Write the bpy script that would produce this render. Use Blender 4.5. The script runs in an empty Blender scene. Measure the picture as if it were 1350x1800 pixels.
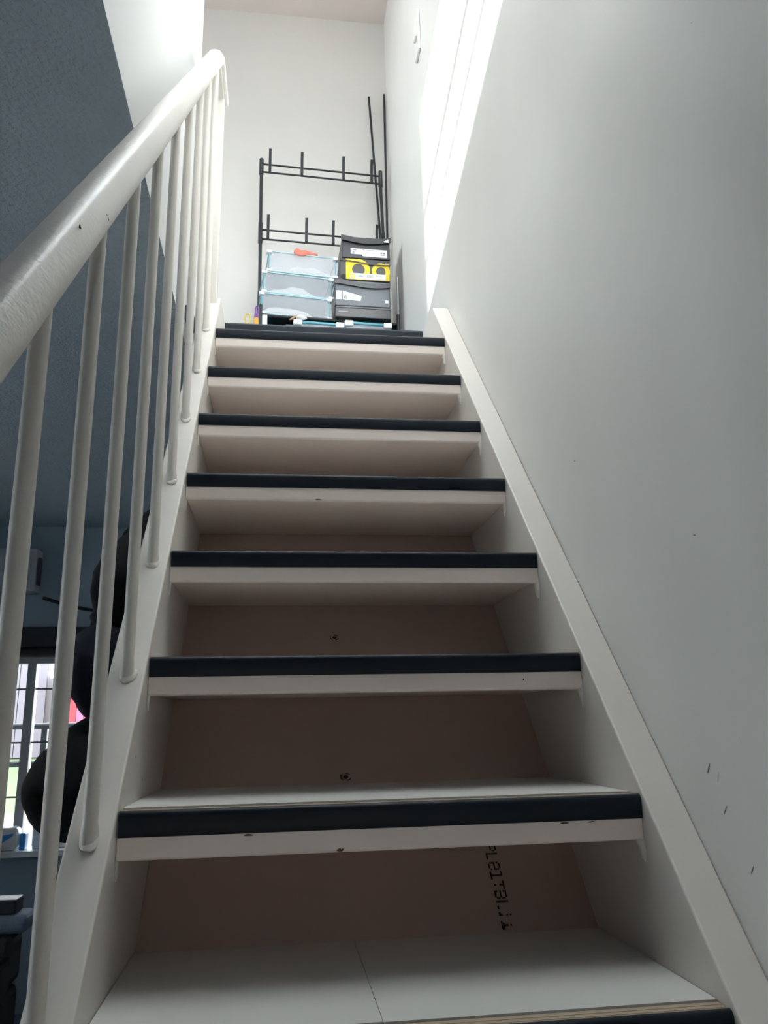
import bpy, bmesh, math, random
from mathutils import Vector, Matrix, noise
random.seed(4)
S = bpy.context.scene
COL = S.collection

# ------------------------------------------------------------------ camera
cam_d = bpy.data.cameras.new('camera')
cam = bpy.data.objects.new('camera', cam_d)
COL.objects.link(cam)
S.camera = cam
yaw, pitch, roll = math.radians(-7.65410122), math.radians(15.02888784), math.radians(1.24344739)
YAW, PIT, ROL = Matrix.Rotation(yaw, 3, 'Z'), Matrix.Rotation(pitch, 3, 'X'), Matrix.Rotation(roll, 3, 'Y')
BASE = Matrix.Rotation(math.radians(90), 3, 'X')          # camera -Z looks along +Y
cam.matrix_world = Matrix.Translation((-0.15388377, -0.95589019, 0.31686599)) @ (YAW @ PIT @ ROL @ BASE).to_4x4()
cam_d.sensor_fit = 'HORIZONTAL'
cam_d.sensor_width = 36.0
cam_d.lens = 36.0 * 1403.718 / 1350.0
cam_d.clip_start = 0.02
cam_d.clip_end = 400

# ------------------------------------------------------------------ world, sun, exposure
W = bpy.data.worlds.new('world'); S.world = W
W.use_nodes = True
wb = W.node_tree.nodes['Background']
wb.inputs[0].default_value = (0.98, 0.985, 1.0, 1)
wb.inputs[1].default_value = 6.1
sun_d = bpy.data.lights.new('sun', 'SUN')
sun_d.energy = 27.0
sun_d.angle = math.radians(0.53)
sun_d.color = (1.0, 0.985, 0.985)
sun = bpy.data.objects.new('sun', sun_d)
sun.rotation_euler = Vector((0.246, 1.0, -0.25)).to_track_quat('-Z', 'Y').to_euler()
sun.location = (-3, -8, 6)
COL.objects.link(sun)
S.view_settings.view_transform = 'Standard'
S.view_settings.look = 'None'
S.view_settings.gamma = 1.0
S.view_settings.use_curve_mapping = False
S.view_settings.exposure = 1.05

# ------------------------------------------------------------------ measures
RISE, RUN = 0.21652343, 0.18851427
SL = RISE / RUN
H = 0.36                     # half width between the stringers
SO = 0.415                   # outer face of the stringers, right wall
FL = -5 * RISE               # ground floor
UP = 1.725                   # upper floor
CE = 1.52                    # underside of the upper floor
XL = -0.465                  # edge of the stairwell opening
YE = 2.82                    # end wall
TOP = 4.33                   # upper ceiling
YF = -1.2                    # upper front wall
YH = -0.08                   # front edge of the stairwell opening
YB = -2.6                    # ground front wall
YW = 3.92                    # far wall of the living room

# ------------------------------------------------------------------ materials
def mat(name, col, rough=0.5, metal=0.0, var=0.0, vscale=8.0, bump=0.0, bscale=60.0, specks=0.0, spcol=(0.2, 0.17, 0.14),
        spscale=30.0, spec=0.5, stretch=None, emit=None):
    m = bpy.data.materials.new(name); m.use_nodes = True
    nt = m.node_tree; N = nt.nodes; L = nt.links
    b = N['Principled BSDF']
    b.inputs['Roughness'].default_value = rough
    b.inputs['Metallic'].default_value = metal
    b.inputs['Specular IOR Level'].default_value = spec
    b.inputs['Base Color'].default_value = (*col, 1)
    tc = N.new('ShaderNodeTexCoord')
    src = tc.outputs['Object']
    if stretch:
        mp = N.new('ShaderNodeMapping'); mp.inputs['Scale'].default_value = stretch
        L.new(src, mp.inputs['Vector']); src = mp.outputs['Vector']
    last = None
    if var:
        n = N.new('ShaderNodeTexNoise'); n.inputs['Scale'].default_value = vscale; n.inputs['Detail'].default_value = 4
        L.new(src, n.inputs['Vector'])
        mx = N.new('ShaderNodeMix'); mx.data_type = 'RGBA'
        mx.inputs[6].default_value = (*[max(0, c * (1 - var)) for c in col], 1)
        mx.inputs[7].default_value = (*[min(1, c * (1 + var)) for c in col], 1)
        L.new(n.outputs['Fac'], mx.inputs[0]); last = mx.outputs[2]
    if specks:
        v = N.new('ShaderNodeTexVoronoi'); v.inputs['Scale'].default_value = spscale
        L.new(tc.outputs['Object'], v.inputs['Vector'])
        n2 = N.new('ShaderNodeTexNoise'); n2.inputs['Scale'].default_value = spscale * 0.37; n2.inputs['Detail'].default_value = 1
        L.new(tc.outputs['Object'], n2.inputs['Vector'])
        sb = N.new('ShaderNodeMath'); sb.operation = 'SUBTRACT'; sb.inputs[1].default_value = 0.62
        L.new(n2.outputs['Fac'], sb.inputs[0])
        ml = N.new('ShaderNodeMath'); ml.operation = 'MULTIPLY'; ml.inputs[1].default_value = specks
        L.new(sb.outputs[0], ml.inputs[0])
        ls = N.new('ShaderNodeMath'); ls.operation = 'LESS_THAN'
        L.new(v.outputs['Distance'], ls.inputs[0]); L.new(ml.outputs[0], ls.inputs[1])
        m2 = N.new('ShaderNodeMix'); m2.data_type = 'RGBA'
        m2.inputs[6].default_value = (*col, 1); m2.inputs[7].default_value = (*spcol, 1)
        if last: L.new(last, m2.inputs[6])
        L.new(ls.outputs[0], m2.inputs[0]); last = m2.outputs[2]
    if last: L.new(last, b.inputs['Base Color'])
    if bump:
        n3 = N.new('ShaderNodeTexNoise'); n3.inputs['Scale'].default_value = bscale; n3.inputs['Detail'].default_value = 5
        L.new(src, n3.inputs['Vector'])
        bp = N.new('ShaderNodeBump'); bp.inputs['Strength'].default_value = bump; bp.inputs['Distance'].default_value = 0.01
        L.new(n3.outputs['Fac'], bp.inputs['Height']); L.new(bp.outputs[0], b.inputs['Normal'])
    if emit:
        b.inputs['Emission Color'].default_value = (*emit[0], 1); b.inputs['Emission Strength'].default_value = emit[1]
    return m

def film(name, col, alpha, rough=0.25):
    """frosted clear plastic: part see-through, part milky"""
    m = bpy.data.materials.new(name); m.use_nodes = True
    nt = m.node_tree; N = nt.nodes; L = nt.links
    b = N['Principled BSDF']
    b.inputs['Base Color'].default_value = (*col, 1); b.inputs['Roughness'].default_value = rough
    t = N.new('ShaderNodeBsdfTransparent'); mx = N.new('ShaderNodeMixShader'); mx.inputs[0].default_value = alpha
    L.new(t.outputs[0], mx.inputs[1]); L.new(b.outputs[0], mx.inputs[2])
    L.new(mx.outputs[0], N['Material Output'].inputs['Surface'])
    return m

def window_glass(name):
    m = bpy.data.materials.new(name); m.use_nodes = True
    nt = m.node_tree; N = nt.nodes; L = nt.links
    t = N.new('ShaderNodeBsdfTransparent'); t.inputs[0].default_value = (0.94, 0.97, 0.97, 1)
    g = N.new('ShaderNodeBsdfGlossy'); g.inputs['Roughness'].default_value = 0.02
    f = N.new('ShaderNodeFresnel'); f.inputs[0].default_value = 1.45
    mx = N.new('ShaderNodeMixShader')
    L.new(f.outputs[0], mx.inputs[0]); L.new(t.outputs[0], mx.inputs[1]); L.new(g.outputs[0], mx.inputs[2])
    L.new(mx.outputs[0], N['Material Output'].inputs['Surface'])
    return m

M = {}
M['cream'] = mat('cream gloss paint', (0.76, 0.72, 0.675), 0.36, var=0.05, vscale=5, bump=0.06, bscale=35, specks=0.55, spcol=(0.25, 0.2, 0.16), spscale=26)
M['tread'] = mat('pinkish cream tread paint', (0.87, 0.765, 0.71), 0.4, var=0.05, vscale=5, bump=0.05, bscale=35, specks=0.55, spcol=(0.25, 0.2, 0.16), spscale=26)
M['under'] = mat('underside paint with bounce light tint', (0.90, 0.755, 0.685), 0.5, var=0.04, vscale=5)  # pinker and brighter to stand in for light bounced onto the tread undersides
M['rail'] = mat('worn cream rail paint', (0.76, 0.725, 0.675), 0.4, var=0.08, vscale=9, bump=0.12, bscale=120, specks=0.6, spcol=(0.3, 0.26, 0.2), spscale=30)
M['baluster'] = mat('cream baluster paint', (0.74, 0.70, 0.645), 0.42, var=0.06, vscale=12, bump=0.15, bscale=70, specks=0.55, spcol=(0.3, 0.24, 0.18), spscale=45)
M['wall'] = mat('white satin wall paint', (0.76, 0.752, 0.73), 0.40, var=0.06, vscale=2.6, bump=0.10, bscale=9, specks=0.30, spcol=(0.3, 0.3, 0.29), spscale=11, stretch=(1, 1.6, 0.7))
M['endwall'] = mat('warm white wall paint', (0.74, 0.72, 0.69), 0.7, var=0.03, vscale=2, bump=0.05, bscale=40)
M['sidewall'] = mat('neutral white wall paint', (0.66, 0.665, 0.67), 0.65, var=0.03, vscale=2, bump=0.05, bscale=40)
M['upceiling'] = mat('blush ceiling paint', (0.76, 0.665, 0.62), 0.8, var=0.03, vscale=3)
M['stucco'] = mat('grey blue stucco ceiling', (0.42, 0.50, 0.565), 0.8, var=0.06, vscale=12, bump=1.0, bscale=95)
M['roomwall'] = mat('grey blue room wall', (0.33, 0.42, 0.50), 0.8, var=0.05, vscale=3)
M['roomfloor'] = mat('dark floor covering', (0.10, 0.155, 0.21), 0.5, var=0.2, vscale=4)
M['soffit'] = mat('dull pinkish board', (0.60, 0.455, 0.40), 0.75, var=0.10, vscale=3.5, specks=0.35, spcol=(0.1, 0.07, 0.05), spscale=14)
M['cover'] = mat('white tread board', (0.70, 0.70, 0.67), 0.45, var=0.04, vscale=5, specks=0.3, spcol=(0.3, 0.28, 0.25), spscale=22)
M['edge'] = mat('beige layered board edge', (0.45, 0.36, 0.26), 0.7, var=0.35, vscale=9, stretch=(0.3, 60, 60))
M['black_strip'] = mat('black rubber nosing', (0.006, 0.012, 0.021), 0.45, var=0.1, vscale=14, spec=0.22)
M['caulk'] = mat('lumpy white filler', (0.80, 0.76, 0.71), 0.45, bump=0.3, bscale=90)
M['print'] = mat('black stencil ink', (0.015, 0.012, 0.012), 0.8)
M['rust'] = mat('rusty screw head', (0.10, 0.06, 0.04), 0.6, metal=0.4)
M['chip'] = mat('bare wood chip', (0.10, 0.065, 0.045), 0.9, var=0.4, vscale=80)
M['metal'] = mat('black powder coated steel', (0.022, 0.026, 0.030), 0.42, metal=0.3)
M['metal2'] = mat('pale grey steel post', (0.45, 0.46, 0.47), 0.35, metal=0.6)
M['plastic'] = film('frosted clear plastic', (0.76, 0.80, 0.87), 0.29, 0.18)
M['teal'] = mat('teal plastic edge', (0.06, 0.33, 0.42), 0.3)
M['paleteal'] = mat('pale teal plastic', (0.42, 0.66, 0.73), 0.35)
M['corner'] = mat('white plastic corner', (0.88, 0.89, 0.90), 0.35)
M['coral'] = mat('coral red plastic', (0.85, 0.16, 0.10), 0.35)
M['paper'] = mat('white packing paper', (0.86, 0.86, 0.87), 0.7, bump=0.3, bscale=40)
M['boxblack'] = mat('black card', (0.028, 0.030, 0.036), 0.38, var=0.2, vscale=6)
M['boxgrey'] = mat('glossy grey card', (0.15, 0.165, 0.19), 0.25, var=0.1, vscale=5)
M['yellow'] = mat('bright yellow print', (0.85, 0.60, 0.01), 0.4)
M['label'] = mat('white label', (0.86, 0.86, 0.84), 0.5)
M['lblprint'] = mat('grey label print', (0.28, 0.28, 0.30), 0.6)
M['green'] = mat('green label print', (0.05, 0.25, 0.20), 0.6)
M['purple'] = mat('purple plastic', (0.16, 0.04, 0.30), 0.35)
M['orange'] = mat('orange plastic', (0.90, 0.42, 0.03), 0.35)
M['tan'] = mat('tan card', (0.45, 0.27, 0.16), 0.7)
M['navycloth'] = mat('navy cloth', (0.010, 0.014, 0.026), 0.9, var=0.3, vscale=14, bump=0.2, bscale=120, spec=0.2)
M['blackcloth'] = mat('black cloth', (0.006, 0.007, 0.010), 0.92, var=0.3, vscale=14, bump=0.2, bscale=150, spec=0.2)
M['greycloth'] = mat('slate blanket cloth', (0.13, 0.17, 0.24), 0.9, var=0.2, vscale=20, bump=0.4, bscale=60)
M['sofa'] = mat('charcoal upholstery', (0.03, 0.03, 0.033), 0.9, var=0.2, vscale=30, bump=0.2, bscale=200)
M['blackgloss'] = mat('black blind fabric', (0.012, 0.016, 0.022), 0.55)
M['frame'] = mat('grey white window frame', (0.52, 0.54, 0.55), 0.45)
M['sill'] = mat('white window sill', (0.80, 0.83, 0.86), 0.4)
M['glass'] = window_glass('window glass')
M['lead'] = mat('grey glazing line', (0.25, 0.27, 0.30), 0.5)
M['cabinet'] = mat('pale grey cabinet', (0.50, 0.53, 0.56), 0.5)
M['blueprint'] = mat('blue packaging', (0.03, 0.30, 0.75), 0.35)
M['grass'] = mat('lawn', (0.05, 0.09, 0.03), 0.95, var=0.4, vscale=3, bump=0.5, bscale=20)
M['soil'] = mat('brown soil', (0.09, 0.065, 0.055), 0.95, var=0.3, vscale=4)
M['clad'] = mat('lavender grey cladding', (0.135, 0.125, 0.155), 0.7, var=0.08, vscale=2)
M['redclad'] = mat('red painted boards', (0.20, 0.018, 0.03), 0.6, var=0.15, vscale=3)
M['pinkclad'] = mat('pink painted boards', (0.29, 0.07, 0.14), 0.6, var=0.15, vscale=3)
M['brick'] = mat('brown brick facade', (0.25, 0.15, 0.11), 0.85, var=0.2, vscale=6)
M['paving'] = mat('pale paving', (0.42, 0.40, 0.37), 0.9, var=0.15, vscale=3)
M['roof'] = mat('grey roof', (0.20, 0.20, 0.22), 0.8)
M['switch'] = mat('white switch plastic', (0.82, 0.80, 0.76), 0.35)
M['scuff'] = mat('pale scratched plaster', (0.80, 0.80, 0.78), 0.9)
M['darkbox'] = mat('dark grey fitting', (0.10, 0.10, 0.11), 0.5)

# ------------------------------------------------------------------ mesh helpers
class MB:
    def __init__(s): s.v = []; s.f = []
    def add(s, vs, fs):
        o = len(s.v); s.v += [tuple(p) for p in vs]; s.f += [tuple(i + o for i in f) for f in fs]
        return s
    def box(s, x0, x1, y0, y1, z0, z1):
        return s.add([(x0,y0,z0),(x1,y0,z0),(x1,y1,z0),(x0,y1,z0),(x0,y0,z1),(x1,y0,z1),(x1,y1,z1),(x0,y1,z1)],
                     [(0,3,2,1),(4,5,6,7),(0,1,5,4),(1,2,6,5),(2,3,7,6),(3,0,4,7)])
    def prism(s, poly, ax, a, b):
        n = len(poly)
        def P(u, w, t):
            return {'x': (t, u, w), 'y': (u, t, w), 'z': (u, w, t)}[ax]
        vs = [P(u, w, a) for u, w in poly] + [P(u, w, b) for u, w in poly]
        fs = [tuple(range(n))[::-1], tuple(range(n, 2 * n))] + [(i, (i + 1) % n, n + (i + 1) % n, n + i) for i in range(n)]
        return s.add(vs, fs)
    def tube(s, pts, r, n=12, caps=True):
        pts = [Vector(p) for p in pts]
        rs = r if isinstance(r, (list, tuple)) else [r] * len(pts)
        rings = []; up = None
        for i, p in enumerate(pts):
            t = (pts[min(i + 1, len(pts) - 1)] - pts[max(i - 1, 0)]).normalized()
            if up is None:
                up = Vector((0, 0, 1)) if abs(t.z) < 0.9 else Vector((1, 0, 0))
            a = t.cross(up).normalized(); b = a.cross(t).normalized(); up = b
            rings.append([p + rs[i] * (math.cos(2 * math.pi * k / n) * a + math.sin(2 * math.pi * k / n) * b) for k in range(n)])
        vs = [q for R in rings for q in R]
        fs = [(i * n + k, i * n + (k + 1) % n, (i + 1) * n + (k + 1) % n, (i + 1) * n + k) for i in range(len(pts) - 1) for k in range(n)]
        if caps:
            fs += [tuple(range(n))[::-1], tuple((len(pts) - 1) * n + k for k in range(n))]
        return s.add(vs, fs)
    def ball(s, c, rx, ry, rz, u=12, w=8):
        vs = [(c[0], c[1], c[2] + rz)]
        for j in range(1, w):
            t = math.pi * j / w
            for i in range(u):
                p = 2 * math.pi * i / u
                vs.append((c[0] + rx * math.sin(t) * math.cos(p), c[1] + ry * math.sin(t) * math.sin(p), c[2] + rz * math.cos(t)))
        vs.append((c[0], c[1], c[2] - rz)); e = len(vs) - 1
        fs = [(0, 1 + i, 1 + (i + 1) % u) for i in range(u)]
        for j in range(w - 2):
            for i in range(u):
                a = 1 + j * u + i; b = 1 + j * u + (i + 1) % u
                fs.append((a, a + u, b + u, b))
        fs += [(e, 1 + (w - 2) * u + (i + 1) % u, 1 + (w - 2) * u + i) for i in range(u)]
        return s.add(vs, fs)
    def mesh(s, name, smooth=False, bevel=0.0, seg=2):
        me = bpy.data.meshes.new(name); me.from_pydata(s.v, [], s.f)
        bm = bmesh.new(); bm.from_mesh(me)
        bmesh.ops.recalc_face_normals(bm, faces=bm.faces)
        if bevel:
            es = [e for e in bm.edges if len(e.link_faces) == 2 and e.calc_face_angle(0) > 0.5]
            bmesh.ops.bevel(bm, geom=es, offset=bevel, segments=seg, affect='EDGES', profile=0.5, clamp_overlap=True)
        if smooth:
            for f in bm.faces: f.smooth = True
            for e in bm.edges:
                if len(e.link_faces) == 2 and e.calc_face_angle(0) > 0.9: e.smooth = False
        bm.to_mesh(me); bm.free()
        return me
    def build(s, name, m, parent=None, smooth=False, bevel=0.0, seg=2):
        return link(name, s.mesh(name, smooth, bevel, seg), m, parent)

def link(name, me, m, parent=None, loc=None):
    if m and not me.materials: me.materials.append(M[m])
    o = bpy.data.objects.new(name, me); COL.objects.link(o)
    if parent: o.parent = parent
    if loc: o.location = loc
    return o
def tag(o, label, cat, group=None):
    o['label'] = label; o['category'] = cat
    if group: o['group'] = group
    return o
def thing(name, label, cat, loc=(0, 0, 0), rz=0.0, group=None):
    o = bpy.data.objects.new(name, None); o.empty_display_size = 0.1
    o.location = loc; o.rotation_euler = (0, 0, rz); COL.objects.link(o)
    return tag(o, label, cat, group)
def struct(o): o['kind'] = 'structure'; return o
def copy_tree(o, parent=None):
    c = o.copy(); COL.objects.link(c)
    if parent: c.parent = parent
    for ch in list(o.children): copy_tree(ch, c)
    return c
def wavy(me, amp, scale, seed=0.0):
    for v in me.vertices:
        p = v.co * scale + Vector((seed, seed * 1.7, 0))
        v.co += noise.noise_vector(p) * amp
    me.update()

# ================================================================== SETTING
struct(MB().box(-4.6, SO + 0.1, YB - 0.1, YW + 0.1, FL - 0.1, FL).build('floor', 'roomfloor'))
struct(MB().box(SO + 0.0006, SO + 0.12, YB - 0.1, YW + 0.1, FL, TOP + 0.1).build('wall_right', 'wall'))
# slab between the storeys: stucco underside, white edge to the stairwell
slab = MB().prism([(-4.6, YB), (SO, YB), (SO, YH), (XL, YH), (XL, 1.69), (SO, 1.69), (SO, YW), (-4.6, YW)], 'z', CE, UP - 0.01)
so = slab.build('ceiling', 'stucco'); struct(so)
so.data.materials.append(M['sidewall'])
for p in so.data.polygons:
    if abs(p.normal.z) < 0.5: p.material_index = 1
fl_up = struct(MB().prism([(-2.5, 1.53), (XL, 1.53), (XL, 1.70), (SO, 1.70), (SO, YE), (-2.5, YE)], 'z', UP - 0.01, UP).build('floor', 'roomfloor'))
struct(MB().box(-2.6, SO, YE, YE + 0.1, UP, TOP).build('wall_end', 'endwall'))
struct(MB().box(XL - 0.1, XL, YF, 1.53, UP - 0.01, TOP).build('wall_left', 'sidewall'))
# upper ceiling with an unseen roof light added for brightness (kerb keeps low sun out)
KX0, KX1, KY0, KY1, KH = -0.45, 0.39, -0.15, 2.05, 0.62
uc = MB()
uc.box(-2.6, KX0, YF - 0.1, YE + 0.1, TOP, TOP + 0.1); uc.box(KX1, SO, YF - 0.1, YE + 0.1, TOP, TOP + 0.1)
uc.box(KX0, KX1, YF - 0.1, KY0, TOP, TOP + 0.1); uc.box(KX0, KX1, KY1, YE + 0.1, TOP, TOP + 0.1)
struct(uc.build('ceiling', 'upceiling'))
kb = MB()
kb.box(KX0 - 0.04, KX0, KY0 - 0.04, KY1 + 0.04, TOP + 0.1, TOP + KH); kb.box(KX1, KX1 + 0.04, KY0 - 0.04, KY1 + 0.04, TOP + 0.1, TOP + KH)
kb.box(KX0, KX1, KY0 - 0.04, KY0, TOP + 0.1, TOP + KH); kb.box(KX0, KX1, KY1, KY1 + 0.04, TOP + 0.1, TOP + KH)
struct(kb.build('added_kerb', 'endwall'))
struct(MB().box(KX0, KX1, KY0, KY1, TOP + KH - 0.02, TOP + KH - 0.012).build('added_rooflight', 'glass'))
lw2 = MB()
lw2.box(-2.6, -2.5, YF, 1.3, UP - 0.01, TOP); lw2.box(-2.6, -2.5, 2.5, YE, UP - 0.01, TOP)
lw2.box(-2.6, -2.5, 1.3, 2.5, UP - 0.01, 2.65); lw2.box(-2.6, -2.5, 1.3, 2.5, 3.8, TOP)
struct(lw2.build('wall_landing', 'endwall'))
struct(MB().box(-2.555, -2.549, 1.3, 2.5, 2.65, 3.8).build('added_landing_window', 'glass'))  # unseen window added so sky light reaches the end wall
# upper front wall with the window the sun comes through
WX0, WX1, WZ0, WZ1 = -0.35, 0.405, 2.655, 3.62
fw = MB()
fw.box(-2.6, WX0, YF - 0.1, YF, UP - 0.01, TOP); fw.box(WX1, SO, YF - 0.1, YF, UP - 0.01, TOP)
fw.box(WX0, WX1, YF - 0.1, YF, CE, WZ0); fw.box(WX0, WX1, YF - 0.1, YF, WZ1, TOP)
struct(fw.build('wall_front', 'endwall'))
wn = struct(MB().box(WX0, WX1, YF - 0.055, YF - 0.049, WZ0, WZ1).build('window_1', 'glass'))
MB().box(WX0, WX1, YF - 0.07, YF - 0.03, 3.094, 3.130).build('glazing_bar', 'frame', wn)
MB().box(WX0, WX1, YF - 0.06, YF - 0.04, 2.870, 2.894).build('glazing_bar', 'frame', wn)
MB().box(WX0, WX1, YF - 0.06, YF - 0.04, 3.465, 3.485).build('glazing_bar', 'frame', wn)
# ground floor room
# hall wall behind the viewer with an unseen glazed door added to light the treads
DX0, DX1, DZ0, DZ1 = -0.60, 0.20, -0.95, 0.0
wbk = MB()
wbk.box(-4.6, DX0, YB - 0.1, YB, FL, CE); wbk.box(DX1, SO, YB - 0.1, YB, FL, CE)
wbk.box(DX0, DX1, YB - 0.1, YB, FL, DZ0); wbk.box(DX0, DX1, YB - 0.1, YB, DZ1, CE)
struct(wbk.build('wall_back', 'roomwall'))
dr = struct(MB().box(DX0, DX1, YB - 0.055, YB - 0.049, DZ0, DZ1).build('added_glazed_door', 'glass'))
for z in (DZ0, -0.35, DZ1 - 0.05):
    MB().box(DX0, DX1, YB - 0.075, YB - 0.03, z, z + 0.05).build('added_door_rail', 'frame', dr)
for x in (DX0, DX1 - 0.06):
    MB().box(x, x + 0.06, YB - 0.076, YB - 0.029, DZ0, DZ1).build('added_door_stile', 'frame', dr)
struct(MB().box(-14, 8, -8.2, -8.0, -1.3, 2.7).build('sun_blocker_front', 'brick'))  # unseen wall added to keep direct sun out of the door glass
struct(MB().box(-14, 8, -8.0, YB - 0.1, -1.3, FL - 0.02).build('ground', 'paving'))
lw = MB(); LY0, LY1, LZ0, LZ1 = 0.1, 1.2, 0.0, 1.25
lw.box(-4.7, -4.6, YB, LY0, FL, CE); lw.box(-4.7, -4.6, LY1, YW, FL, CE)
lw.box(-4.7, -4.6, LY0, LY1, FL, LZ0); lw.box(-4.7, -4.6, LY0, LY1, LZ1, CE)
struct(lw.build('wall_room', 'roomwall'))
struct(MB().box(-4.655, -4.649, LY0, LY1, LZ0, LZ1).build('added_side_window', 'glass'))  # unseen window added to bring more sky light into the room
# unseen block added to keep the low sun off the lawn
struct(MB().box(-17, -5, 6, 9, -1.3, 8.5).build('sun_blocker_lawn', 'brick'))
# far wall with its window
FX0, FX1, FZ0, FZ1 = -4.3, -1.12, -0.285, 0.745
far = MB()
far.box(-4.6, FX0, YW, YW + 0.1, FL, CE); far.box(FX1, SO, YW, YW + 0.1, FL, CE)
far.box(FX0, FX1, YW, YW + 0.1, FL, FZ0 - 0.02); far.box(FX0, FX1, YW, YW + 0.1, FZ1, CE)
struct(far.build('wall_far', 'roomwall'))
w3 = struct(MB().box(FX0, FX1, YW + 0.048, YW + 0.054, FZ0, FZ1).build('window_3', 'glass'))
fr = MB()
fr.box(FX0, FX1, YW + 0.02, YW + 0.08, FZ1 - 0.035, FZ1); fr.box(FX0, FX0 + 0.05, YW + 0.02, YW + 0.08, FZ0, FZ1)
fr.box(FX1 - 0.05, FX1, YW + 0.02, YW + 0.08, FZ0, FZ1)
fr.build('window_frame', 'frame', w3)
for x in (-3.84, -3.27, -2.7, -2.13, -1.56):
    MB().box(x - 0.024, x + 0.024, YW + 0.02, YW + 0.075, FZ0, FZ1 - 0.035).build('mullion', 'frame', w3)
for z in (0.567, 0.272, -0.02):
    MB().box(FX0 + 0.05, FX1 - 0.05, YW + 0.045, YW + 0.058, z - 0.005, z + 0.005).build('glazing_line', 'lead', w3)
MB().box(FX0 - 0.05, FX1 + 0.06, YW - 0.10, YW + 0.10, FZ0 - 0.03, FZ0).build('window_sill', 'sill', w3, bevel=0.004)

# ================================================================== STAIRCASE
st = thing('staircase', 'steep cream painted open staircase with black nosing strips rising to the landing', 'stairs', (0, 0, FL))
def sp(o): o.location = Vector(o.location) + Vector((0, 0, -FL)); return o     # children are modelled in world space
def strg(x0, x1):
    d = 0.005; e = -0.475
    poly = [((FL - d) / SL, FL), ((FL - e) / SL, FL), ((CE - 0.04 - e) / SL, CE - 0.04), (1.688, CE - 0.02), (1.688, 1.715), ((1.715 - d) / SL, 1.715)]
    return MB().prism(poly, 'x', x0, x1)
sr = sp(strg(H, SO).build('stringer', 'cream', st, bevel=0.003))
sl_ = sp(strg(-SO, -H).build('stringer', 'cream', st, bevel=0.003))
# sloping back panel under the treads
def on_soffit(y): return SL * y - 0.458
pts = [((FL + 0.458) / SL, FL), ((FL + 0.458) / SL + 0.012, FL), (1.688 + 0.0, on_soffit(1.688) - 0.0138), (1.688, on_soffit(1.688))]
pan = sp(MB().prism(pts, 'x', -H, H).build('back_panel', 'soffit', st))

DEP = 0.392
tb = MB().prism([(0.003, -0.012), (0.003, -0.0585), (0.007, -0.0615), (0.020, -0.0615), (0.022, -0.056), (DEP - 0.044, -0.056), (DEP, -0.004), (0.034, -0.004), (0.03, -0.012)], 'x', -H + 0.0005, H - 0.0005).mesh('tread', bevel=0.0015)
ns = MB().prism([(0.0008, -0.0325), (0.0, -0.031), (0.0, -0.008), (0.0005, -0.0055), (0.0018, -0.003), (0.0035, -0.0012), (0.006, -0.0002), (0.0085, 0.0), (0.0085, -0.0325)], 'x', -H + 0.002, H - 0.001).mesh('nosing_strip', smooth=True)
eb = MB().prism([(0.008, -0.012), (0.008, -0.001), (0.014, -0.001), (0.0145, -0.003), (0.0155, -0.003), (0.016, -0.001), (0.023, -0.001), (0.0235, -0.003), (0.0245, -0.003), (0.025, -0.001), (0.034, -0.001), (0.034, -0.012)], 'x', -H + 0.001, H - 0.001).mesh('edge_banding')
cb = MB().box(-H + 0.001, H - 0.001, 0.036, DEP - 0.004, -0.004, 0.0015).mesh('cover_board')
cbl = MB().box(-H + 0.001, -0.0342, 0.036, DEP - 0.004, -0.004, 0.0015).mesh('cover_board')
cbr = MB().box(-0.0332, H - 0.001, 0.036, DEP - 0.004, -0.004, 0.0012).mesh('cover_board')
def blob_mesh(name, c, w, d, h, seed):
    mb = MB().ball(c, w, d, h, 10, 8); me = mb.mesh(name, True); wavy(me, min(w, d) * 0.8, 60, seed); return me
for k in range(-4, 8):
    t = link('tread', tb, 'tread', st, (0, k * RUN, k * RISE - FL))
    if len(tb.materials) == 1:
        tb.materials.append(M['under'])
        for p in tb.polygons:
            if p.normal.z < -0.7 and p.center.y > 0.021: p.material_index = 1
    link('edge_banding', eb, 'edge', t)
    link('nosing_strip', ns, 'black_strip', t)
    if k == 0:
        link('cover_board', cbl, 'cover', t); link('cover_board', cbr, 'cover', t)
    else:
        link('cover_board', cb, 'cover', t)
    if k >= 0:      # lumps of filler where the tread meets the stringers
        link('filler', blob_mesh('filler', (H - 0.001, 0.010, -0.064), 0.007, 0.009, 0.028, k * 3.1), 'caulk', t)
        link('filler', blob_mesh('filler', (-H + 0.001, 0.010, -0.066), 0.003, 0.006, 0.020, k * 5.7 + 1), 'caulk', t)
    if k in (1, 2, 4):
        cx, cz = {1: (-0.069, -0.058), 2: (0.257, -0.044), 4: (-0.07, -0.0585)}[k]
        sx = {1: 0.005, 2: 0.002, 4: 0.009}[k]
        ch = MB().ball((cx, 0.0030, cz), sx, 0.0007, 0.0013 if k == 4 else 0.002, 8, 6).mesh('chip'); wavy(ch, 0.0014, 300, k)
        link('chip', ch, 'chip', t)
    if k == 1:
        for (cx, cz, sx) in ((0.245, -0.035, 0.007), (0.285, -0.035, 0.006), (-0.19, -0.035, 0.007)):
            ch = MB().ball((cx, 0.0028, cz), sx, 0.0005, 0.0009, 8, 6).mesh('chip'); wavy(ch, 0.001, 300, cx * 50)
            link('chip', ch, 'chip', t)
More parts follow.
